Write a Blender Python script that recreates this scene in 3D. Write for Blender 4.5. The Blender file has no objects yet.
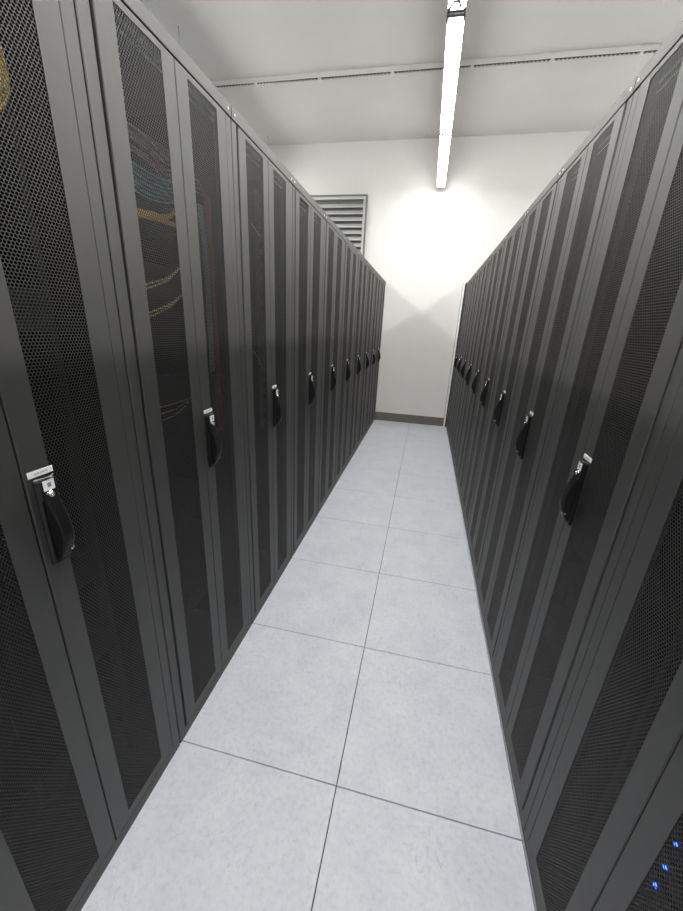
import bpy, math, random
from mathutils import Matrix, Vector

random.seed(4)
PI = math.pi
SC = bpy.context.scene
COL = SC.collection

# ------------------------------------------------------------------ camera, world, exposure
F_PX, YAW, PITCH, ROLL = 368.1, -0.20265, -0.33807, 0.05054
CAM = Vector((0.1256, 0.0, 1.4932))
sa, ca, sb, cb, sr, cr = (math.sin(YAW), math.cos(YAW), math.sin(PITCH), math.cos(PITCH), math.sin(ROLL), math.cos(ROLL))
fwd = Vector((sa * cb, ca * cb, sb))
rgt = Vector((ca, -sa, 0))
upv = rgt.cross(fwd)
cam_r = rgt * cr + upv * sr
cam_u = upv * cr - rgt * sr
cd = bpy.data.cameras.new('camera')
cd.sensor_fit = 'VERTICAL'
cd.sensor_height = 24.0
cd.lens = F_PX / 911.0 * 24.0
cd.clip_start = 0.02
cam = bpy.data.objects.new('camera', cd)
cam.matrix_world = Matrix(((cam_r.x, cam_u.x, -fwd.x, CAM.x), (cam_r.y, cam_u.y, -fwd.y, CAM.y),
                           (cam_r.z, cam_u.z, -fwd.z, CAM.z), (0, 0, 0, 1)))
COL.objects.link(cam)
SC.camera = cam

w = bpy.data.worlds.new('world')
SC.world = w
w.use_nodes = True
w.node_tree.nodes['Background'].inputs[0].default_value = (0.5, 0.5, 0.5, 1)
w.node_tree.nodes['Background'].inputs[1].default_value = 0.0

SC.view_settings.view_transform = 'Standard'
SC.view_settings.look = 'None'
SC.view_settings.gamma = 1.0
SC.view_settings.use_curve_mapping = False
SC.view_settings.exposure = 0.0
LAMP_STRENGTH = 55

# ------------------------------------------------------------------ layout (metres)
D = 6.19                 # far wall
ZC = 3.935               # ceiling
XL, XR = -0.5883, 0.5974 # rack fronts
Y1 = 0.810               # a cross joint of the floor tiles
TILE = 0.6
RW = 0.5955              # rack width
PITCH_L, PITCH_R = 0.5985, 0.5962
BASE_L, BASE_R = 0.7975, 0.822
YB = -4.0                # near wall
XW = 7.3                 # side walls

# ------------------------------------------------------------------ materials
def principled(name, color, rough=0.5, metal=0.0, spec=0.5):
    m = bpy.data.materials.new(name)
    m.use_nodes = True
    b = m.node_tree.nodes['Principled BSDF']
    b.inputs['Base Color'].default_value = (*color, 1)
    b.inputs['Roughness'].default_value = rough
    b.inputs['Metallic'].default_value = metal
    b.inputs['Specular IOR Level'].default_value = spec
    return m

def noise(m, scale, detail=4, rough=0.6, pos=True, vec_scale=None):
    nt = m.node_tree
    t = nt.nodes.new('ShaderNodeTexNoise')
    t.inputs['Scale'].default_value = scale
    t.inputs['Detail'].default_value = detail
    t.inputs['Roughness'].default_value = rough
    g = nt.nodes.new('ShaderNodeNewGeometry')
    src = g.outputs['Position']
    if vec_scale:
        mp = nt.nodes.new('ShaderNodeMapping')
        mp.inputs['Scale'].default_value = vec_scale
        nt.links.new(src, mp.inputs['Vector'])
        src = mp.outputs['Vector']
    nt.links.new(src, t.inputs['Vector'])
    return t

def ramp(m, src, stops):
    r = m.node_tree.nodes.new('ShaderNodeValToRGB')
    e = r.color_ramp.elements
    while len(e) < len(stops):
        e.new(0.5)
    for i, (p, c) in enumerate(stops):
        e[i].position = p
        e[i].color = (*c, 1)
    m.node_tree.links.new(src, r.inputs['Fac'])
    return r

def bump(m, src, strength, dist):
    b = m.node_tree.nodes.new('ShaderNodeBump')
    b.inputs['Strength'].default_value = strength
    b.inputs['Distance'].default_value = dist
    m.node_tree.links.new(src, b.inputs['Height'])
    m.node_tree.links.new(b.outputs['Normal'], m.node_tree.nodes['Principled BSDF'].inputs['Normal'])

def grained(name, c, var, scale, rough, bscale, bstr, bdist, spec=0.5):
    m = principled(name, c, rough, 0, spec)
    n = noise(m, scale)
    lo = tuple(x * (1 - var) for x in c)
    hi = tuple(min(1, x * (1 + var)) for x in c)
    r = ramp(m, n.outputs['Fac'], [(0.3, lo), (0.7, hi)])
    m.node_tree.links.new(r.outputs['Color'], m.node_tree.nodes['Principled BSDF'].inputs['Base Color'])
    if bstr:
        bump(m, noise(m, bscale, 3).outputs['Fac'], bstr, bdist)
    return m

M = {}
M['wall'] = grained('wall_paint', (0.77, 0.762, 0.735), 0.015, 3.0, 0.75, 160, 0.25, 0.002, 0.3)
M['ceiling'] = grained('ceiling_paint', (0.67, 0.662, 0.637), 0.02, 2.0, 0.85, 110, 0.35, 0.003, 0.25)
M['rack'] = grained('black_powder_coat', (0.020, 0.0195, 0.0187), 0.08, 30, 0.57, 1400, 0.12, 0.0006, 0.95)
M['perf'] = principled('black_perforated_steel', (0.013, 0.0128, 0.0125), 0.56, 0, 0.55)
for q in ('rack', 'perf'):
    M[q].node_tree.nodes['Principled BSDF'].inputs['IOR'].default_value = 1.6
M['inside'] = principled('black_rack_interior', (0.005, 0.005, 0.0055), 0.7, 0, 0.2)
M['gap'] = principled('black_gap_backing', (0.006, 0.006, 0.006), 0.8)
M['handle'] = principled('black_handle_plastic', (0.005, 0.005, 0.0055), 0.45, 0, 0.35)
M['chrome'] = principled('chrome', (0.85, 0.85, 0.85), 0.22, 1.0)
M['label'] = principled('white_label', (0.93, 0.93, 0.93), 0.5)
M['labelmark'] = principled('blue_grey_print', (0.22, 0.24, 0.38), 0.6)
M['labeltext'] = principled('pale_grey_print', (0.55, 0.55, 0.58), 0.6)
M['screw'] = principled('bright_zinc_screw', (0.9, 0.9, 0.88), 0.3, 0.9)
M['zinc'] = principled('zinc_rail', (0.62, 0.62, 0.60), 0.4, 0.6)
M['base'] = grained('taupe_baseboard', (0.150, 0.132, 0.108), 0.08, 20, 0.55, 200, 0.1, 0.001)
M['steel'] = principled('galvanised_steel', (0.74, 0.74, 0.72), 0.45, 0.15)
M['channelshade'] = principled('dark_channel_shade', (0.05, 0.05, 0.05), 0.7)
M['ventback'] = principled('grey_vent_backing', (0.13, 0.13, 0.125), 0.7)
M['louver'] = principled('aluminium_louver', (0.50, 0.51, 0.50), 0.45, 0.35)
M['louverframe'] = principled('grey_louver_frame', (0.16, 0.165, 0.165), 0.5, 0.2)
M['trim'] = principled('white_trim', (0.88, 0.87, 0.85), 0.5)
M['lamphouse'] = principled('white_lamp_housing', (0.78, 0.78, 0.77), 0.45)
M['lampcap'] = principled('grey_end_cap', (0.28, 0.28, 0.28), 0.5)
M['bracket'] = principled('grey_lamp_bracket', (0.22, 0.22, 0.22), 0.5, 0.3)
M['wire'] = principled('steel_wire', (0.35, 0.35, 0.34), 0.5, 0.6)
M['subfloor'] = principled('dark_subfloor', (0.035, 0.035, 0.038), 0.9)

# floor tile laminate: mottled pale blue grey with faint cloudy marks and scuffs
m = principled('pale_grey_tile_laminate', (0.5, 0.5, 0.5), 0.42, 0, 0.4)
nt = m.node_tree
bs = nt.nodes['Principled BSDF']
n1 = noise(m, 5.0, 10, 0.74)
n1.inputs['Distortion'].default_value = 0.35
r1 = ramp(m, n1.outputs['Fac'], [(0.32, (0.520, 0.548, 0.612)), (0.50, (0.575, 0.600, 0.658)), (0.68, (0.635, 0.655, 0.705))])
n2 = noise(m, 60, 6, 0.75)
r2 = ramp(m, n2.outputs['Fac'], [(0.28, (0.80, 0.80, 0.81)), (0.48, (0.97, 0.97, 0.97)), (0.70, (1.04, 1.04, 1.04))])
mx = nt.nodes.new('ShaderNodeMix'); mx.data_type = 'RGBA'; mx.blend_type = 'MULTIPLY'
mx.inputs[0].default_value = 1.0
nt.links.new(r1.outputs['Color'], mx.inputs[6]); nt.links.new(r2.outputs['Color'], mx.inputs[7])
# thin scuffs: narrow band of a stretched, distorted noise, gated by a coarse noise
n3 = noise(m, 7.0, 3, 0.5, vec_scale=(1.6, 0.6, 1.0)); n3.inputs['Distortion'].default_value = 2.2
r3 = ramp(m, n3.outputs['Fac'], [(0.490, (0, 0, 0)), (0.500, (1, 1, 1)), (0.510, (0, 0, 0))])
n4 = noise(m, 4.5, 2, 0.5)
r4 = ramp(m, n4.outputs['Fac'], [(0.52, (0, 0, 0)), (0.66, (1, 1, 1))])
mg = nt.nodes.new('ShaderNodeMath'); mg.operation = 'MULTIPLY'
nt.links.new(r3.outputs['Color'], mg.inputs[0]); nt.links.new(r4.outputs['Color'], mg.inputs[1])
mg2 = nt.nodes.new('ShaderNodeMath'); mg2.operation = 'MULTIPLY'; mg2.inputs[1].default_value = 0.45
nt.links.new(mg.outputs[0], mg2.inputs[0])
mx2 = nt.nodes.new('ShaderNodeMix'); mx2.data_type = 'RGBA'
nt.links.new(mg2.outputs[0], mx2.inputs[0]); nt.links.new(mx.outputs[2], mx2.inputs[6])
mx2.inputs[7].default_value = (0.25, 0.26, 0.28, 1)
nt.links.new(mx2.outputs[2], bs.inputs['Base Color'])
rr = ramp(m, n1.outputs['Fac'], [(0.3, (0.36,) * 3), (0.7, (0.52,) * 3)])
nt.links.new(rr.outputs['Color'], bs.inputs['Roughness'])
M['tile'] = m

def emitter(name, color, strength):
    m = principled(name, color, 0.5)
    b = m.node_tree.nodes['Principled BSDF']
    b.inputs['Emission Color'].default_value = (*color, 1)
    b.inputs['Emission Strength'].default_value = strength
    return m
M['lamp'] = emitter('lit_lamp_diffuser', (1.0, 0.985, 0.95), LAMP_STRENGTH)
M['led'] = emitter('lit_blue_led', (0.015, 0.06, 1.0), 16.0)
M['ledw'] = emitter('lit_white_led', (0.8, 0.9, 1.0), 3.0)
for nm, c in {'pink': (0.40, 0.21, 0.28), 'blue': (0.20, 0.42, 0.50), 'yellow': (0.95, 0.62, 0.08), 'lime': (0.72, 0.70, 0.28),
              'red': (0.42, 0.10, 0.11), 'grey': (0.33, 0.40, 0.42), 'tan': (0.60, 0.48, 0.26), 'white': (0.75, 0.75, 0.72)}.items():
    M['cable_' + nm] = principled(nm + '_cable_jacket', c, 0.45)
M['metal_dark'] = principled('dark_equipment_metal', (0.010, 0.010, 0.011), 0.55, 0.0, 0.3)
M['port'] = principled('black_port', (0.004, 0.004, 0.004), 0.7)

# ------------------------------------------------------------------ mesh builder
class MB:
    def __init__(s):
        s.v, s.f = [], []
    def add(s, vs, fs):
        o = len(s.v)
        s.v += [tuple(x) for x in vs]
        s.f += [tuple(i + o for i in f) for f in fs]
        return s
    def box(s, x0, x1, y0, y1, z0, z1):
        return s.add([(x0, y0, z0), (x1, y0, z0), (x1, y1, z0), (x0, y1, z0), (x0, y0, z1), (x1, y0, z1), (x1, y1, z1), (x0, y1, z1)],
                     [(0, 3, 2, 1), (4, 5, 6, 7), (0, 1, 5, 4), (1, 2, 6, 5), (2, 3, 7, 6), (3, 0, 4, 7)])
    def bbox(s, x0, x1, y0, y1, z0, z1, b=0.002):
        """box with chamfered edges"""
        vs, idx = [], {}
        X, Y, Z = (x0, x1), (y0, y1), (z0, z1)
        for i in (0, 1):
            for j in (0, 1):
                for k in (0, 1):
                    dx, dy, dz = (b if i == 0 else -b), (b if j == 0 else -b), (b if k == 0 else -b)
                    p = (X[i], Y[j], Z[k])
                    for a, q in enumerate(((p[0], p[1] + dy, p[2] + dz), (p[0] + dx, p[1], p[2] + dz), (p[0] + dx, p[1] + dy, p[2]))):
                        idx[i, j, k, a] = len(vs); vs.append(q)
        fs = []
        def V(i, j, k, a): return idx[i, j, k, a]
        for i in (0, 1):
            q = [V(i, 0, 0, 0), V(i, 1, 0, 0), V(i, 1, 1, 0), V(i, 0, 1, 0)]; fs.append(q if i else q[::-1])
            q = [V(0, i, 0, 1), V(0, i, 1, 1), V(1, i, 1, 1), V(1, i, 0, 1)]; fs.append(q if i else q[::-1])
            q = [V(0, 0, i, 2), V(1, 0, i, 2), V(1, 1, i, 2), V(0, 1, i, 2)]; fs.append(q if i else q[::-1])
        for i in (0, 1):
            for j in (0, 1):
                e = [V(i, j, 0, 0), V(i, j, 0, 1), V(i, j, 1, 1), V(i, j, 1, 0)]; fs.append(e if (i + j) % 2 else e[::-1])
                e = [V(i, 0, j, 0), V(i, 0, j, 2), V(i, 1, j, 2), V(i, 1, j, 0)]; fs.append(e if (i + j) % 2 == 0 else e[::-1])
                e = [V(0, i, j, 1), V(0, i, j, 2), V(1, i, j, 2), V(1, i, j, 1)]; fs.append(e if (i + j) % 2 else e[::-1])
        for i in (0, 1):
            for j in (0, 1):
                for k in (0, 1):
                    t = [V(i, j, k, 0), V(i, j, k, 1), V(i, j, k, 2)]; fs.append(t if (i + j + k) % 2 else t[::-1])
        return s.add(vs, fs)
    def cyl(s, c0, c1, r, n=12, r2=None):
        c0, c1 = Vector(c0), Vector(c1)
        ax = (c1 - c0).normalized()
        a = ax.orthogonal().normalized(); b = ax.cross(a)
        r2 = r if r2 is None else r2
        vs = [c0 + (a * math.cos(t) + b * math.sin(t)) * r for t in (2 * PI * i / n for i in range(n))]
        vs += [c1 + (a * math.cos(t) + b * math.sin(t)) * r2 for t in (2 * PI * i / n for i in range(n))]
        fs = [(i, (i + 1) % n, n + (i + 1) % n, n + i) for i in range(n)] + [tuple(range(n))[::-1], tuple(range(n, 2 * n))]
        return s.add(vs, fs)
    def tube(s, pts, r, n=6):
        pts = [Vector(p) for p in pts]
        vs = []
        ref = None
        for i, p in enumerate(pts):
            t = (pts[min(i + 1, len(pts) - 1)] - pts[max(i - 1, 0)]).normalized()
            ref = t.orthogonal() if ref is None else ref
            a = (ref - t * ref.dot(t)).normalized(); ref = a; b = t.cross(a)
            vs += [p + (a * math.cos(2 * PI * k / n) + b * math.sin(2 * PI * k / n)) * r for k in range(n)]
        fs = [(i * n + k, i * n + (k + 1) % n, (i + 1) * n + (k + 1) % n, (i + 1) * n + k) for i in range(len(pts) - 1) for k in range(n)]
        fs += [tuple(range(n))[::-1], tuple(range((len(pts) - 1) * n, len(pts) * n))]
        return s.add(vs, fs)
    def sweep(s, sections):
        """closed loops of equal length joined in order, ends capped"""
        n = len(sections[0]); vs = [p for c in sections for p in c]
        fs = [(i * n + k, i * n + (k + 1) % n, (i + 1) * n + (k + 1) % n, (i + 1) * n + k) for i in range(len(sections) - 1) for k in range(n)]
        fs += [tuple(range(n))[::-1], tuple(range((len(sections) - 1) * n, len(sections) * n))]
        return s.add(vs, fs)
    def mesh(s, name, mat, smooth=False):
        me = bpy.data.meshes.new(name)
        me.from_pydata(s.v, [], s.f)
        me.materials.append(M[mat])
        if smooth:
            me.polygons.foreach_set('use_smooth', [True] * len(me.polygons))
        me.update()
        return me

def obj(name, me, parent=None, loc=(0, 0, 0), rotz=0):
    o = bpy.data.objects.new(name, me)
    COL.objects.link(o)
    o.location = loc
    o.rotation_euler = (0, 0, rotz)
    if parent:
        o.parent = parent
    return o

def tag(o, label, cat, group=None):
    o['label'] = label; o['category'] = cat
    if group: o['group'] = group
    return o

def struct(name, me, label, cat, loc=(0, 0, 0)):
    o = obj(name, me, None, loc)
    o['kind'] = 'structure'
    return tag(o, label, cat)

def spline(pts, n=8):
    pts = [Vector(p) for p in pts]
    P = [pts[0] * 2 - pts[1]] + pts + [pts[-1] * 2 - pts[-2]]
    out = []
    for i in range(1, len(P) - 2):
        for k in range(n):
            t = k / n
            a, b, c, d = P[i - 1], P[i], P[i + 1], P[i + 2]
            out.append(0.5 * ((2 * b) + (c - a) * t + (2 * a - 5 * b + 4 * c - d) * t * t + (3 * b - a - 3 * c + d) * t ** 3))
    return out + [pts[-1]]

# ------------------------------------------------------------------ room shell
struct('wall_far', MB().box(-XW, XW, D, D + 0.15, -0.05, ZC).mesh('wall_far', 'wall'), 'white painted far wall at the end of the aisle', 'wall')
struct('wall_near', MB().box(-XW, XW, YB - 0.15, YB, -0.05, ZC).mesh('wall_near', 'wall'), 'white painted wall behind the viewer', 'wall')
struct('wall_left', MB().box(-XW - 0.15, -XW, YB - 0.15, D + 0.15, -0.05, ZC).mesh('wall_left', 'wall'), 'white painted side wall beyond the left racks', 'wall')
struct('wall_right', MB().box(XW, XW + 0.15, YB - 0.15, D + 0.15, -0.05, ZC).mesh('wall_right', 'wall'), 'white painted side wall beyond the right racks', 'wall')
struct('ceiling', MB().box(-XW - 0.15, XW + 0.15, YB - 0.15, D + 0.15, ZC, ZC + 0.15).mesh('ceiling', 'ceiling'), 'off-white painted ceiling above the racks', 'ceiling')
struct('baseboard_far', MB().bbox(-XW, XW, D - 0.014, D + 0.002, 0.0, 0.14, 0.002).mesh('baseboard', 'base'), 'taupe baseboard along the foot of the far wall', 'baseboard')
floor = struct('floor', MB().box(-XW, XW, YB, D, -0.06, -0.012).mesh('subfloor', 'subfloor'), 'raised floor of pale blue-grey square tiles', 'floor')
G = 0.0016
tile_me = MB().bbox(G, TILE - G, G, TILE - G, -0.03, 0.0, 0.0012).mesh('tile', 'tile')
rows = range(-8, 9)
for j in rows:
    for i in range(-8, 8):
        obj('tile', tile_me, floor, (i * TILE, Y1 + j * TILE, 0))
rest = MB().box(-XW, -4.8, YB, D, -0.03, 0.0).box(4.8, XW, YB, D, -0.03, 0.0)
obj('tile_field', rest.mesh('tile_field', 'tile'), floor)['kind'] = 'stuff'

# white sealing strip closing the gap between the last right-hand rack and the far wall
tr = struct('trim_1', MB().bbox(0.552, 0.578, D - 0.050, D - 0.006, 0.0, 2.168, 0.002).mesh('trim', 'trim'),
            'narrow white vertical sealing strip where right racks meet the wall', 'trim')
obj('gap_backing', MB().box(0.548, 0.594, D - 0.006, D, 0.0, 2.172).box(0.578, 0.594, D - 0.04, D - 0.006, 0.0, 2.172).mesh('gap_backing', 'gap'), tr)  # dark backing plate, colours in the shaded gaps beside the white strip

# ------------------------------------------------------------------ rack parts, in rack space: front at x=0 facing +x, y 0..RW, z up
ZT = 2.160
DEPTH = 1.08
A0, A1, B0, B1 = 0.0420, 0.2965, 0.2995, 0.5560   # door A, door B
def y_(a): return a
DZ0, DZ1 = 0.048, 2.119
HZ0, HZ1 = 0.084, 2.104                            # perforated field
HA = (0.0965, 0.2450)
HB = (0.3520, 0.5005)

def ring_door(y0, y1, h, b=0.0025, t=0.022):
    """door frame: sheet with one tall rectangular opening and folded edges"""
    def rect(x, a0, a1, c0, c1): return [(x, a0, c0), (x, a1, c0), (x, a1, c1), (x, a0, c1)]
    L = [rect(-t, y0, y1, DZ0, DZ1), rect(-b, y0, y1, DZ0, DZ1), rect(-b * 0.3, y0 + b * 0.3, y1 - b * 0.3, DZ0 + b * 0.3, DZ1 - b * 0.3),
         rect(0, y0 + b, y1 - b, DZ0 + b, DZ1 - b), rect(0, h[0], h[1], HZ0, HZ1), rect(-0.0012, h[0], h[1], HZ0, HZ1),
         rect(-0.0012, h[0] - 0.03, h[1] + 0.03, HZ0 - 0.02, HZ1 + 0.01), rect(-t, y0 + 0.008, y1 - 0.008, DZ0 + 0.008, DZ1 - 0.008), rect(-t, y0, y1, DZ0, DZ1)]
    vs = [p for r in L for p in r]
    fs = [(i * 4 + k, i * 4 + (k + 1) % 4, (i + 1) * 4 + (k + 1) % 4, (i + 1) * 4 + k) for i in range(len(L) - 1) for k in range(4)]
    return MB().add(vs, fs)

door_a_me = ring_door(A0, A1, HA).mesh('door_frame', 'rack')
door_b_me = ring_door(B0, B1, HB).mesh('door_frame', 'rack')

def perforated(width, height, pitch=0.0071, hole=0.0031, t=0.0011):
    """hexagonal-hole sheet, every hole cut through the steel"""
    cx = int(math.ceil(width / pitch)) + 1
    rp = pitch * 0.8660254
    ry = int(math.ceil(height / rp)) + 1
    R = pitch / math.sqrt(3)
    dirs = [(math.cos(PI / 6 + k * PI / 3), math.sin(PI / 6 + k * PI / 3)) for k in range(6)]
    vs, fs = [], []
    for j in range(ry):
        for i in range(cx):
            cy = (i + 0.5 * (j % 2)) * pitch - (cx * pitch - width) / 2
            cz = j * rp
            o = len(vs)
            for d in dirs: vs.append((0, cy + d[0] * R, cz + d[1] * R))
            for d in dirs: vs.append((0, cy + d[0] * hole, cz + d[1] * hole))
            for d in dirs: vs.append((-t, cy + d[0] * hole, cz + d[1] * hole))
            for k in range(6):
                q = (k + 1) % 6
                fs.append((o + k, o + q, o + 6 + q, o + 6 + k))
                fs.append((o + 6 + k, o + 6 + q, o + 12 + q, o + 12 + k))
    return MB().add(vs, fs).mesh('perforated_panel', 'perf')
PERF_W = HA[1] - HA[0]
perf_me = perforated(PERF_W, HZ1 - HZ0)

# body pieces
post_l_me = MB().bbox(-0.05, -0.003, 0.0006, 0.0355, 0.040, 2.122, 0.002).mesh('front_post', 'rack')
post_r_me = MB().bbox(-0.05, -0.003, 0.5600, RW - 0.0006, 0.040, 2.122, 0.002).mesh('front_post', 'rack')
header_me = MB().bbox(-0.06, 0.000, 0.0006, RW - 0.0006, 2.1225, ZT, 0.002).mesh('header', 'rack')
plinth_me = MB().bbox(-DEPTH, -0.004, 0.0006, RW - 0.0006, 0.0, 0.041, 0.002).mesh('plinth', 'rack')
side_l_me = MB().bbox(-DEPTH, -0.05, 0.0006, 0.010, 0.041, ZT - 0.004, 0.001).mesh('side_panel', 'inside')
side_r_me = MB().bbox(-DEPTH, -0.05, RW - 0.010, RW - 0.0006, 0.041, ZT - 0.004, 0.001).mesh('side_panel', 'inside')
top_me = MB().bbox(-DEPTH, -0.06, 0.0006, RW - 0.0006, 2.140, ZT - 0.001, 0.001).mesh('top_panel', 'inside')
back_me = MB().bbox(-DEPTH, -DEPTH + 0.012, 0.010, RW - 0.010, 0.041, 2.140, 0.001).mesh('back_panel', 'inside')
gap_backing_me = MB().box(-0.030, -0.023, 0.034, 0.562, 2.1205, 2.130).box(-0.03, -0.023, 0.030, 0.0425, 0.041, 2.12).box(-0.03, -0.023, 0.553, 0.565, 0.041, 2.12).box(-0.032, -0.0235, 0.293, 0.303, 0.05, 2.118).mesh('gap_backing', 'gap')  # black strips behind the gaps around the doors
rails_me = []
for yy in (0.068, 0.5115):
    r = MB().box(-0.115, -0.113, yy, yy + 0.016, 0.06, 2.10)
    r.box(-0.14, -0.113, yy - 0.0015, yy, 0.06, 2.10)
    for k in range(46):
        z = 0.09 + k * 0.04445
        r.box(-0.1131, -0.1122, yy + 0.004, yy + 0.012, z, z + 0.0095)
    rails_me.append(r.mesh('mounting_rail', 'metal_dark'))
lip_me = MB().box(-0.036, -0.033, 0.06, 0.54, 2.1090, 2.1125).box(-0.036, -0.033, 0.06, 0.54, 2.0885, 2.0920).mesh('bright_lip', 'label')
screw_me = MB().cyl((-0.001, 0, 0), (0.0016, 0, 0), 0.0035, 10).mesh('screw', 'screw')

# swing handle, on door B beside the centre seam
HY = 0.3325
hb = MB()
hb.bbox(0.0, 0.010, HY - 0.0215, HY + 0.0215, 0.985, 1.178, 0.004)          # escutcheon plate
hb.bbox(0.008, 0.014, HY - 0.0190, HY + 0.0190, 1.132, 1.177, 0.003)        # lock housing
secs = []
for k in range(17):
    t = k / 16
    z = 1.146 - 0.150 * t
    xo = 0.012 + 0.030 * math.sin(PI * (0.06 + 0.84 * t ** 1.25)) - 0.004 * t
    hw = 0.0145 - 0.0035 * t
    c = 0.005
    secs.append([(0.006, HY - hw, z), (xo - c, HY - hw, z), (xo - c * 0.3, HY - hw + c * 0.3, z), (xo, HY - hw + c, z), (xo, HY + hw - c, z),
                 (xo - c * 0.3, HY + hw - c * 0.3, z), (xo - c, HY + hw, z), (0.006, HY + hw, z)])
hb.sweep(secs)
handle_me = hb.mesh('handle', 'handle')
# bright fittings
arc = MB()
pts = [(0.008 + 0.009 * math.sin(PI * k / 10), HY - 0.020 + 0.040 * k / 10) for k in range(11)]
for q in range(10):
    a, b = pts[q], pts[q + 1]
    arc.add([(a[0], a[1], 1.1765), (b[0], b[1], 1.1765), (b[0], b[1], 1.1805), (a[0], a[1], 1.1805),
             (a[0] - 0.003, a[1], 1.1765), (b[0] - 0.003, b[1], 1.1765), (b[0] - 0.003, b[1], 1.1805), (a[0] - 0.003, a[1], 1.1805)],
            [(0, 1, 2, 3), (7, 6, 5, 4), (3, 2, 6, 7), (4, 5, 1, 0)])
arc_me = arc.mesh('housing_rim', 'chrome')
sticker_me = MB().bbox(0.0135, 0.0152, HY - 0.0115, HY + 0.0115, 1.1530, 1.1745, 0.0004).mesh('sticker', 'label')
mark_me = MB().box(0.0150, 0.0154, HY - 0.0035, HY + 0.0040, 1.1600, 1.1690).mesh('sticker_mark', 'labelmark')
lock_me = MB()
for k in range(6):
    a0, a1 = (PI / 2) * k / 6, (PI / 2) * (k + 1) / 6
    lock_me.cyl((0.013 + 0.008 * math.sin(a0), HY, 1.1435), (0.013 + 0.008 * math.sin(a1), HY, 1.1435), 0.0090 * math.cos(a0), 14, max(0.0008, 0.0090 * math.cos(a1)))
lock_me = lock_me.mesh('lock_cylinder', 'chrome', True)
pivot_me = MB().cyl((0.020, HY + 0.008, 1.018), (0.0300, HY + 0.008, 1.018), 0.0045, 12).cyl((0.0300, HY + 0.008, 1.018), (0.0312, HY + 0.008, 1.018), 0.0045, 12, 0.003).mesh('handle_pivot', 'chrome')
label_me = MB().bbox(0.0, 0.0012, HY - 0.0255, HY + 0.0255, 1.1825, 1.1955, 0.0003).mesh('handle_label', 'label')
text = MB()
for k, (a, b) in enumerate(((-0.013, -0.009), (-0.008, -0.003), (-0.001, 0.003), (0.004, 0.008), (0.010, 0.014))):
    text.box(0.0011, 0.0014, HY + a, HY + b, 1.1873, 1.1907)
text_me = text.mesh('label_print', 'labeltext')

ORD = ['first', 'second', 'third', 'fourth', 'fifth', 'sixth', 'seventh', 'eighth', 'ninth', 'tenth', 'eleventh']
def make_rack(label, group, loc, rotz, big, HLIFT):
    r = obj('server_rack', None, None, loc, rotz)
    r.empty_display_size = 0.2
    tag(r, label, 'server rack', group)
    for nm, me in (('plinth', plinth_me), ('header', header_me), ('front_post', post_l_me), ('front_post', post_r_me), ('side_panel', side_l_me),
                   ('side_panel', side_r_me), ('top_panel', top_me), ('back_panel', back_me), ('gap_backing', gap_backing_me),
                   ('mounting_rail', rails_me[0]), ('mounting_rail', rails_me[1]), ('bright_lip', lip_me)):
        obj(nm, me, r)
    hd = [c for c in r.children if c.name.startswith('header')][0]
    for yy in (0.020, RW - 0.020):
        obj('screw', screw_me, hd, (0, yy, 2.139))
    da = obj('door', door_a_me, r)
    obj('perforated_panel', perf_me, da, (-0.0013, HA[0], HZ0 - 0.002))
    db = obj('door', door_b_me, r)
    obj('perforated_panel', perf_me, db, (-0.0013, HB[0], HZ0 - 0.002))
    obj('handle', handle_me, db, (0, 0, HLIFT))
    for nm, me, lb in (('housing_rim', arc_me, 'chrome rim above the lock'), ('sticker', sticker_me, 'white square sticker'),
                       ('lock_cylinder', lock_me, 'chrome lock button'), ('handle_pivot', pivot_me, 'small chrome handle pivot'),
                       ('handle_label', label_me, 'white label strip')):
        obj(nm, me, db, (0, 0, HLIFT))['label'] = lb
    if big:
        obj('sticker_mark', mark_me, db, (0, 0, HLIFT))
        obj('label_print', text_me, db, (0, 0, HLIFT))
    return r

GL, GR = 'racks along the left side of the aisle', 'racks along the right side of the aisle'
left_labels = {-2: 'black server rack at the left edge, nearest the viewer, mostly out of frame',
               -1: 'large black double-door rack at left with the biggest white-labelled handle',
               0: 'black left-hand rack with yellow and blue cables showing through its mesh',
               1: 'black left-hand rack just beyond the one with yellow cables'}
racks = {}
for k in range(-2, 9):
    lb = left_labels.get(k) or 'black perforated-door rack, %s from the far wall in the left row' % ORD[8 - k]
    racks['L', k] = make_rack(lb, GL, (XL, BASE_L + PITCH_L * k, 0), 0, k < 2, 0.004)
right_labels = {-2: 'black server rack at the right edge, nearest the viewer, mostly out of frame',
                -1: 'black right-hand rack with blue indicator lights glowing behind its mesh',
                0: 'large black rack at right whose whole handle shows closest to the viewer'}
RZ = 0.012
for k in range(-2, 9):
    lb = right_labels.get(k) or 'black perforated-door rack, %s from the far wall in the right row' % ORD[8 - k]
    racks['R', k] = make_rack(lb, GR, (XR, BASE_R + PITCH_R * (k + 1), RZ), PI, k < 2, -0.020)
# levelling pads raise the right-hand row slightly
pad_me = MB().cyl((0, 0, -RZ), (0, 0, 0.002), 0.03, 16).mesh('levelling_foot', 'rack')
for k in range(-2, 9):
    for px in (-0.04, -DEPTH + 0.05):
        for py in (0.05, RW - 0.05):
            obj('levelling_foot', pad_me, racks['R', k], (px, py, 0))
skirt_me = MB().box(-0.02, -0.008, 0.0006, RW - 0.0006, -RZ, 0.002).mesh('kick_strip', 'rack')
for k in range(-2, 9):
    obj('kick_strip', skirt_me, racks['R', k])

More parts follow.
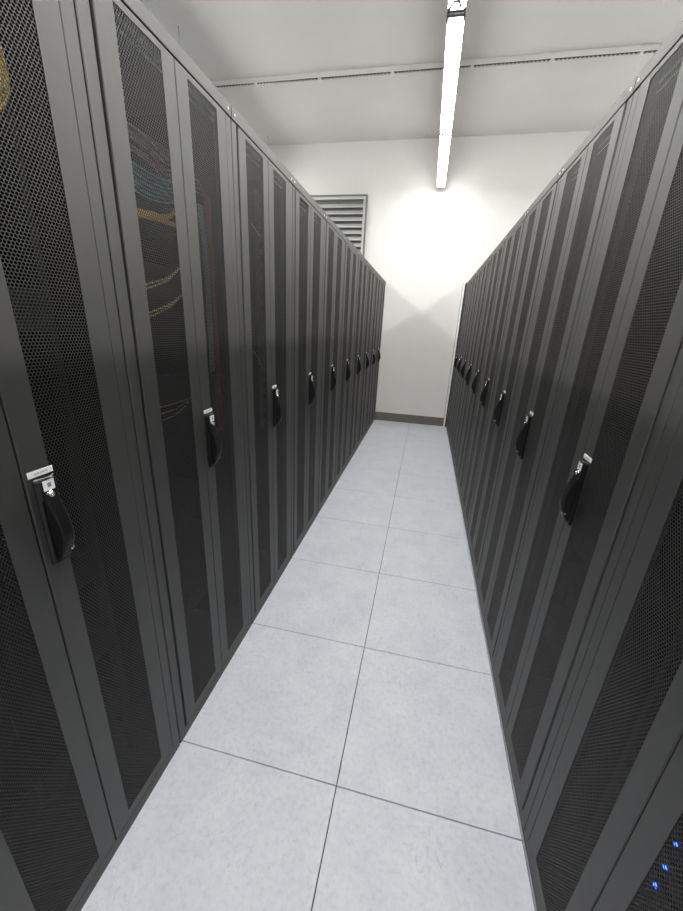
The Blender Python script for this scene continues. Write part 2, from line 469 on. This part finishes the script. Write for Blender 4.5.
# ------------------------------------------------------------------ ceiling lamps: rows of suspended linear luminaires
LZ = 3.338      # underside of the diffuser
LH = 0.050      # half width
def lamp_row(xc, joints, where, group, brack=None):
    for n, (ya, yb) in enumerate(joints):
        L = yb - ya
        t = obj('linear_lamp', None, None, (xc, (ya + yb) / 2, LZ))
        tag(t, '%s, %s' % (where, ('end lamp touching the far wall', 'next lamp back from the far wall', 'third lamp from the far wall', 'fourth lamp from the far wall',
            'fifth lamp from the far wall', 'sixth lamp from the far wall', 'seventh lamp from the far wall')[n]), 'ceiling lamp', group)
        h = L / 2
        d = MB()
        prof = [(-LH, 0.030), (-LH, 0.014), (-LH * 0.86, 0.004), (-LH * 0.6, 0.0), (LH * 0.6, 0.0), (LH * 0.86, 0.004), (LH, 0.014), (LH, 0.030)]
        d.sweep([[(x, -h + 0.012, z) for x, z in prof], [(x, h - 0.012, z) for x, z in prof]])
        obj('diffuser', d.mesh('diffuser', 'lamp'), t)
        hp = [(-LH - 0.003, 0.0295), (LH + 0.003, 0.0295), (LH + 0.003, 0.0340), (0.03, 0.058), (-0.03, 0.058), (-LH - 0.003, 0.0340)]
        obj('housing', MB().sweep([[(x, -h + 0.004, z) for x, z in hp], [(x, h - 0.004, z) for x, z in hp]]).mesh('housing', 'lamphouse'), t)
        for s in (-1, 1):
            e = MB().bbox(-LH, LH, s * (h - 0.006) - 0.006, s * (h - 0.006) + 0.006, -0.004, 0.0305, 0.0015)
            obj('end_cap', e.mesh('end_cap', 'lampcap'), t)
def wire(x, y, lab, grp):
    o = obj('suspension_wire', MB().cyl((0, 0, 0), (0, 0, ZC - LZ - 0.058), 0.0022, 6).cyl((0, 0, ZC - LZ - 0.071), (0, 0, ZC - LZ - 0.058), 0.005, 10)
            .mesh('suspension_wire', 'wire'), None, (x, y, LZ + 0.058))
    tag(o, lab, 'wire', grp)
def joints(y_end, L, n):
    return [(y_end - L * (k + 1), y_end - L * k) for k in range(n)]
XCEN = 0.068
JC = [(4.612, 6.070), (3.085, 4.600), (1.56, 3.08), (0.04, 1.556), (-1.48, 0.036), (-3.0, -1.484)]
lamp_row(XCEN, JC, 'lit white tube lamp over the middle aisle', 'lamps over the middle aisle')
lamp_row(-2.34, joints(6.07, 1.51, 6), 'lit tube lamp hidden beyond the left racks', 'lamps beyond the left racks')
lamp_row(2.44, joints(6.07, 1.51, 6), 'lit tube lamp hidden beyond the right racks', 'lamps beyond the right racks')
wire(-2.355, 3.91, 'thin suspension wire above left racks, in front of the ceiling rail', 'lamp wires')
wire(-2.365, 5.92, 'thin suspension wire above left racks, close to the far wall', 'lamp wires')
wire(XCEN, 3.14, 'thin suspension wire of the middle lamp near its grey bracket', 'lamp wires')
wire(XCEN, 6.0, 'thin suspension wire of the middle lamp near the far wall', 'lamp wires')
# grey A-shaped bracket clipped under the joint of the middle lamps
zb = -0.003
br = MB()
def flat(p, q, wd):
    p, q = Vector((p[0], p[1], 0)), Vector((q[0], q[1], 0))
    n = (q - p).normalized().cross(Vector((0, 0, 1))) * wd / 2
    br.add([(*(v.xy), z) for z in (zb - 0.006, zb) for v in (p + n, q + n, q - n, p - n)],
           [(0, 1, 2, 3), (7, 6, 5, 4), (0, 4, 5, 1), (1, 5, 6, 2), (2, 6, 7, 3), (3, 7, 4, 0)])
flat((-0.050, 0.078), (-0.050, -0.022), 0.013); flat((0.050, 0.070), (0.050, -0.040), 0.013)
flat((-0.050, 0.018), (0.050, 0.018), 0.030)
flat((-0.050, -0.018), (-0.014, -0.092), 0.013); flat((0.024, -0.040), (0.012, -0.092), 0.013); flat((-0.018, -0.090), (0.018, -0.090), 0.020)
bo = obj('lamp_bracket', br.mesh('lamp_bracket', 'bracket'), None, (XCEN, 3.085, LZ))
tag(bo, 'grey metal A-shaped bracket under the joint between middle lamps', 'bracket')

# ------------------------------------------------------------------ perforated rail across the ceiling
rail = obj('ceiling_rail', None, None, (0, 4.70, ZC))
tag(rail, 'long galvanised slotted rail running across the ceiling', 'rail')
rp = MB()
rp.bbox(-XW + 0.1, XW - 0.1, -0.026, 0.026, -0.006, 0.0, 0.001)
for q in (-1, 1):
    rp.bbox(-XW + 0.1, XW - 0.1, min(q * 0.026, q * 0.0235), max(q * 0.026, q * 0.0235), -0.041, -0.004, 0.0005)
    rp.bbox(-XW + 0.1, XW - 0.1, min(q * 0.026, q * 0.020), max(q * 0.026, q * 0.020), -0.042, -0.0395, 0.0005)
obj('channel', rp.mesh('channel', 'steel'), rail)
obj('channel_shade', MB().box(-XW + 0.1, XW - 0.1, -0.0205, 0.0205, -0.034, -0.006).mesh('channel_shade', 'channelshade'), rail)  # dark fill, its colour stands in for shade inside the open channel
sl = MB()
for k in range(260):
    x = -4.65 + k * 0.036
    sl.box(x, x + 0.014, 0.008, 0.0205, -0.0345, -0.0400)
so = obj('lip_teeth', sl.mesh('lip_teeth', 'steel'), rail); so['kind'] = 'stuff'
cl = MB().bbox(-0.014, 0.014, -0.030, 0.030, -0.046, -0.038, 0.002).bbox(-0.012, 0.012, -0.042, -0.024, -0.012, 0.0, 0.002).mesh('clamp', 'steel')
for x in (-3.4, -2.7, -1.98, -1.27, -0.52, 0.243, 0.95, 1.68, 2.4, 3.1):
    obj('clamp', cl, rail, (x, 0, 0))

# ------------------------------------------------------------------ wall louvre, upper left of the far wall
VX0, VX1, VZ0, VZ1 = -1.97, -0.947, 2.08, 3.292
vent = obj('wall_louver', None, None, ((VX0 + VX1) / 2, D, VZ0))
tag(vent, 'grey metal louvre vent high on the far wall above left racks', 'vent')
hw, hh = (VX1 - VX0) / 2, VZ1 - VZ0
fr = MB().bbox(-hw, hw, -0.056, 0.0, hh - 0.022, hh, 0.002).bbox(-hw, hw, -0.056, 0.0, 0, 0.022, 0.002)
fr.bbox(-hw, -hw + 0.022, -0.056, 0, 0.022, hh - 0.022, 0.002).bbox(hw - 0.022, hw, -0.056, 0, 0.022, hh - 0.022, 0.002)
obj('frame', fr.mesh('frame', 'louverframe'), vent)
i2 = MB().bbox(-hw + 0.022, hw - 0.022, -0.048, 0.0, hh - 0.060, hh - 0.022, 0.002).bbox(hw - 0.055, hw - 0.022, -0.048, 0, 0.022, hh - 0.058, 0.002).bbox(-hw + 0.022, -hw + 0.055, -0.048, 0, 0.022, hh - 0.058, 0.002)
obj('inner_frame', i2.mesh('inner_frame', 'louver'), vent)
obj('backing', MB().box(-hw + 0.03, hw - 0.03, -0.003, 0.0, 0.01, hh - 0.03).mesh('backing', 'ventback'), vent)
p = [(-0.004, 0.052), (-0.008, 0.053), (-0.050, 0.012), (-0.052, 0.008), (-0.052, -0.004), (-0.048, -0.004), (-0.048, 0.006), (-0.046, 0.010)]
blade = MB().sweep([[(-hw + 0.056, a, b) for a, b in p], [(hw - 0.056, a, b) for a, b in p]]).mesh('slat', 'louver')
for k in range(13):
    obj('slat', blade, vent, (0, 0, 0.04 + k * 0.0845))

# ------------------------------------------------------------------ equipment inside the racks
EQ = [0]
def in_rack(side, k, x, y, z):
    """rack-space point to world"""
    r = racks[side, k]
    s = 1 if side == 'L' else -1
    return (r.location.x + s * x, r.location.y + s * y, r.location.z + z)
def device(name, side, k, z, units, label, cat, group, kind):
    h = 0.04445 * units - 0.002
    t = obj(name, None, None, in_rack(side, k, -0.106, RW / 2 - 0.0015, z), 0 if side == 'L' else PI)
    tag(t, label, cat, group)
    obj('chassis', MB().bbox(-0.60, 0, -0.2155, 0.2155, 0, h, 0.002).mesh('chassis', 'metal_dark'), t)
    if kind == 'panel':
        pm = MB().box(0.0, 0.0008, -0.0075, 0.0075, -0.006, 0.006).mesh('port', 'port')
        for q in range(16):
            obj('port', pm, t, (0.0, -0.19 + q * 0.0253, h / 2))
    elif kind == 'server':
        b = MB().bbox(0.0, 0.007, -0.060, 0.060, 0.006, h - 0.006, 0.002).mesh('drive_bay', 'metal_dark')
        for q in range(3):
            obj('drive_bay', b, t, (0, -0.135 + q * 0.135, 0))
    return t
GP = 'equipment in the rack with yellow cables'
device('patch_panel', 'L', 0, 1.925, 1, 'dark patch panel behind the pink cables in the yellow-cable rack', 'patch panel', GP, 'panel')
device('patch_panel', 'L', 0, 1.835, 1, 'dark patch panel behind the blue cables in the yellow-cable rack', 'patch panel', GP, 'panel')
device('patch_panel', 'L', 0, 1.755, 1, 'dark patch panel behind the yellow cables in the left rack', 'patch panel', GP, 'panel')
device('network_switch', 'L', 0, 1.555, 2, 'dark network switch behind the lime cables in the left rack', 'network switch', GP, 'panel')
device('network_switch', 'L', 0, 1.190, 2, 'dark network switch behind the fanned tan cables in the left rack', 'network switch', GP, 'panel')
for i, z in enumerate((0.35, 0.55, 0.75)):
    device('server', 'L', 0, z, 2, '%s dark rack server low in the rack with yellow cables' % ('lowest', 'middle', 'highest')[i], 'server', GP, 'server')
for i, z in enumerate((0.30, 0.55, 0.80, 1.45)):
    device('server', 'L', -1, z, 2, '%s dark server inside the largest left rack' % ('lowest', 'second-lowest', 'third-lowest', 'topmost')[i], 'server', 'servers in the largest left rack', 'server')
for i, z in enumerate((0.40, 0.60, 0.80)):
    device('server', 'R', 0, z, 2, '%s dark server inside the large right rack with the near handle' % ('lowest', 'middle', 'highest')[i], 'server', 'servers in the large right rack', 'server')
# servers with blue indicator lights in the nearest right-hand rack
led_me = MB().cyl((0, 0, 0), (0.003, 0, 0), 0.0050, 10, 0.0035).mesh('indicator_light', 'led')
for i, (yy, z) in enumerate(((0.5510, 0.4600), (0.5525, 0.5215), (0.5560, 0.5895))):
    t = device('server', 'R', -1, z - RZ - 0.022, 1, '%s server with a blue light at lower right' % ('lowest', 'middle', 'highest')[i], 'server', 'servers with blue lights', 'none')
    r = t.location
    obj('indicator_light', led_me, t, (0.0, r.y - yy, 0.022))['label'] = 'glowing blue light'

def cable(pts, mat, label, r=0.003, n=8, grp=GP + ' (cables)'):
    P = spline(pts, n)
    o = P[0].copy()
    c = obj('cable', MB().tube([q - o for q in P], r, 6).mesh('cable', 'cable_' + mat, True), None, o)
    tag(c, label, 'cable', 'cables in the left racks')
    return c
CX = -0.680
y0, y3 = 0.955, 1.235
for i in range(5):
    dz = -0.014 * i
    cable([(CX, y0, 1.955 + dz), (CX + 0.012, 1.06, 1.943 + dz - 0.006 * (i % 2)), (CX + 0.008, 1.13, 1.925 + dz), (CX, 1.19, 1.932 + dz * 0.7), (CX - 0.004, y3, 1.945 + dz * 0.6)], 'pink',
          'dull pink cable, %s of five in the upper bundle of the left rack' % ('topmost', 'second from top', 'third from top', 'fourth from top', 'lowest')[i], 0.0032)
for i in range(7):
    dz = -0.0105 * i
    cable([(CX + 0.006 * (i % 3), y0, 1.872 + dz * 0.9), (CX + 0.012, 1.03, 1.862 + dz), (CX + 0.014, 1.10, 1.862 + dz * 0.9), (CX + 0.006, 1.18, 1.876 + dz * 0.8), (CX, y3, 1.890 + dz * 0.7)], 'blue',
          'pale blue cable, %s of seven in the sagging bundle of the left rack' % ('topmost', 'second from top', 'third from top', 'fourth from top', 'fifth from top', 'sixth from top', 'lowest')[i], 0.0030)
for i in range(4):
    e = 0.005 * i
    up = i < 2
    cable([(CX, y0, 1.755 - e), (CX + 0.012, 1.03, 1.764 - e), (CX + 0.016, 1.105, 1.773 - e * 1.3), (CX + 0.010, 1.16, 1.800 - e if up else 1.774 - e * 1.2), (CX, 1.195, 1.850 - e if up else 1.776 - e * 1.6), (CX - 0.01, 1.225, 1.91 if up else 1.778 - e * 2)],
          'yellow', 'bright yellow cable, %s in the left rack' % ('uppermost one curving up', 'second one curving up', 'upper one running level', 'lower one running level')[i], 0.0040)
for i, (za, zb2) in enumerate(((1.565, 1.665), (1.490, 1.585))):
    for q in range(2):
        cable([(CX, y0, za - 0.012 * q), (CX + 0.01, 1.03, za + 0.022 - 0.010 * q), (CX + 0.012, 1.10, za + 0.045 - 0.006 * q), (CX + 0.008, 1.17, zb2 - 0.018), (CX, y3, zb2 + 0.004 * q)], 'lime',
              '%s lime cable of the %s rising pair in the left rack' % (('upper', 'lower')[q], ('higher', 'lower')[i]), 0.0026)
for i in range(3):
    cable([(CX, 0.975, 1.222 - 0.024 * i), (CX + 0.012, 1.06, 1.224 - 0.019 * i), (CX + 0.012, 1.12, 1.226 - 0.011 * i), (CX + 0.004, 1.185, 1.227 - 0.004 * i)], 'tan',
          '%s of three thin tan cables fanning out at handle height' % ('top', 'middle', 'bottom')[i], 0.0019)
for i in range(4):
    yy = 1.352 + 0.011 * i
    cable([(CX - 0.03, 1.30, 1.935 - 0.012 * i), (CX - 0.005, yy - 0.02, 1.925 - 0.010 * i), (CX, yy, 1.86), (CX, yy + 0.012, 1.60), (CX, yy + 0.006, 1.35), (CX, yy - 0.004, 1.05)], 'red',
          'dark red cable hanging vertically, %s in the yellow-cable rack' % ('first', 'second', 'third', 'fourth')[i] + ' from the near side', 0.0034)
for i in range(3):
    yy = 1.318 + 0.010 * i
    cable([(CX - 0.005, yy, 1.86), (CX, yy + 0.008, 1.70), (CX, yy + 0.006, 1.50), (CX, yy, 1.30)], 'grey',
          'blue-grey cable hanging vertically, %s in the yellow-cable rack' % ('first', 'second', 'third')[i] + ' from the near side', 0.0042)
for i in range(3):
    cable([(CX, 0.618 - 0.006 * i, 2.02), (CX + 0.012, 0.678 - 0.006 * i, 1.96), (CX + 0.016, 0.693 - 0.006 * i, 1.905), (CX + 0.012, 0.685 - 0.006 * i, 1.85), (CX, 0.638 - 0.006 * i, 1.79)], 'yellow',
          '%s of three yellow cables looping inside the largest left rack' % ('outer', 'middle', 'inner')[i], 0.0036)
cable([(CX + 0.01, 1.675, 1.362), (CX + 0.016, 1.72, 1.318), (CX + 0.01, 1.768, 1.278)], 'white', 'short pale diagonal cable in the second full left rack', 0.0026)
cable([(CX + 0.01, 1.70, 1.89), (CX + 0.016, 1.74, 1.865), (CX + 0.01, 1.80, 1.86)], 'white', 'short pale level cable high in the second full left rack', 0.0026)
# finger-type cable manager in the second full left rack
cm = obj('cable_manager', None, None, in_rack('L', 1, -0.100, 0.395, 0.95))
tag(cm, 'grey upright cable manager with fingers inside the second full left rack', 'cable manager', 'equipment in the second full left rack')
obj('spine', MB().bbox(-0.02, 0.0, 0.018, 0.03, 0.0, 1.1, 0.002).mesh('spine', 'louverframe'), cm)
fg = MB().bbox(0.0, 0.030, -0.006, 0.026, -0.010, 0.010, 0.003).mesh('finger', 'louverframe')
for q in range(20):
    obj('finger', fg, cm, (0, 0, 0.04 + q * 0.054))
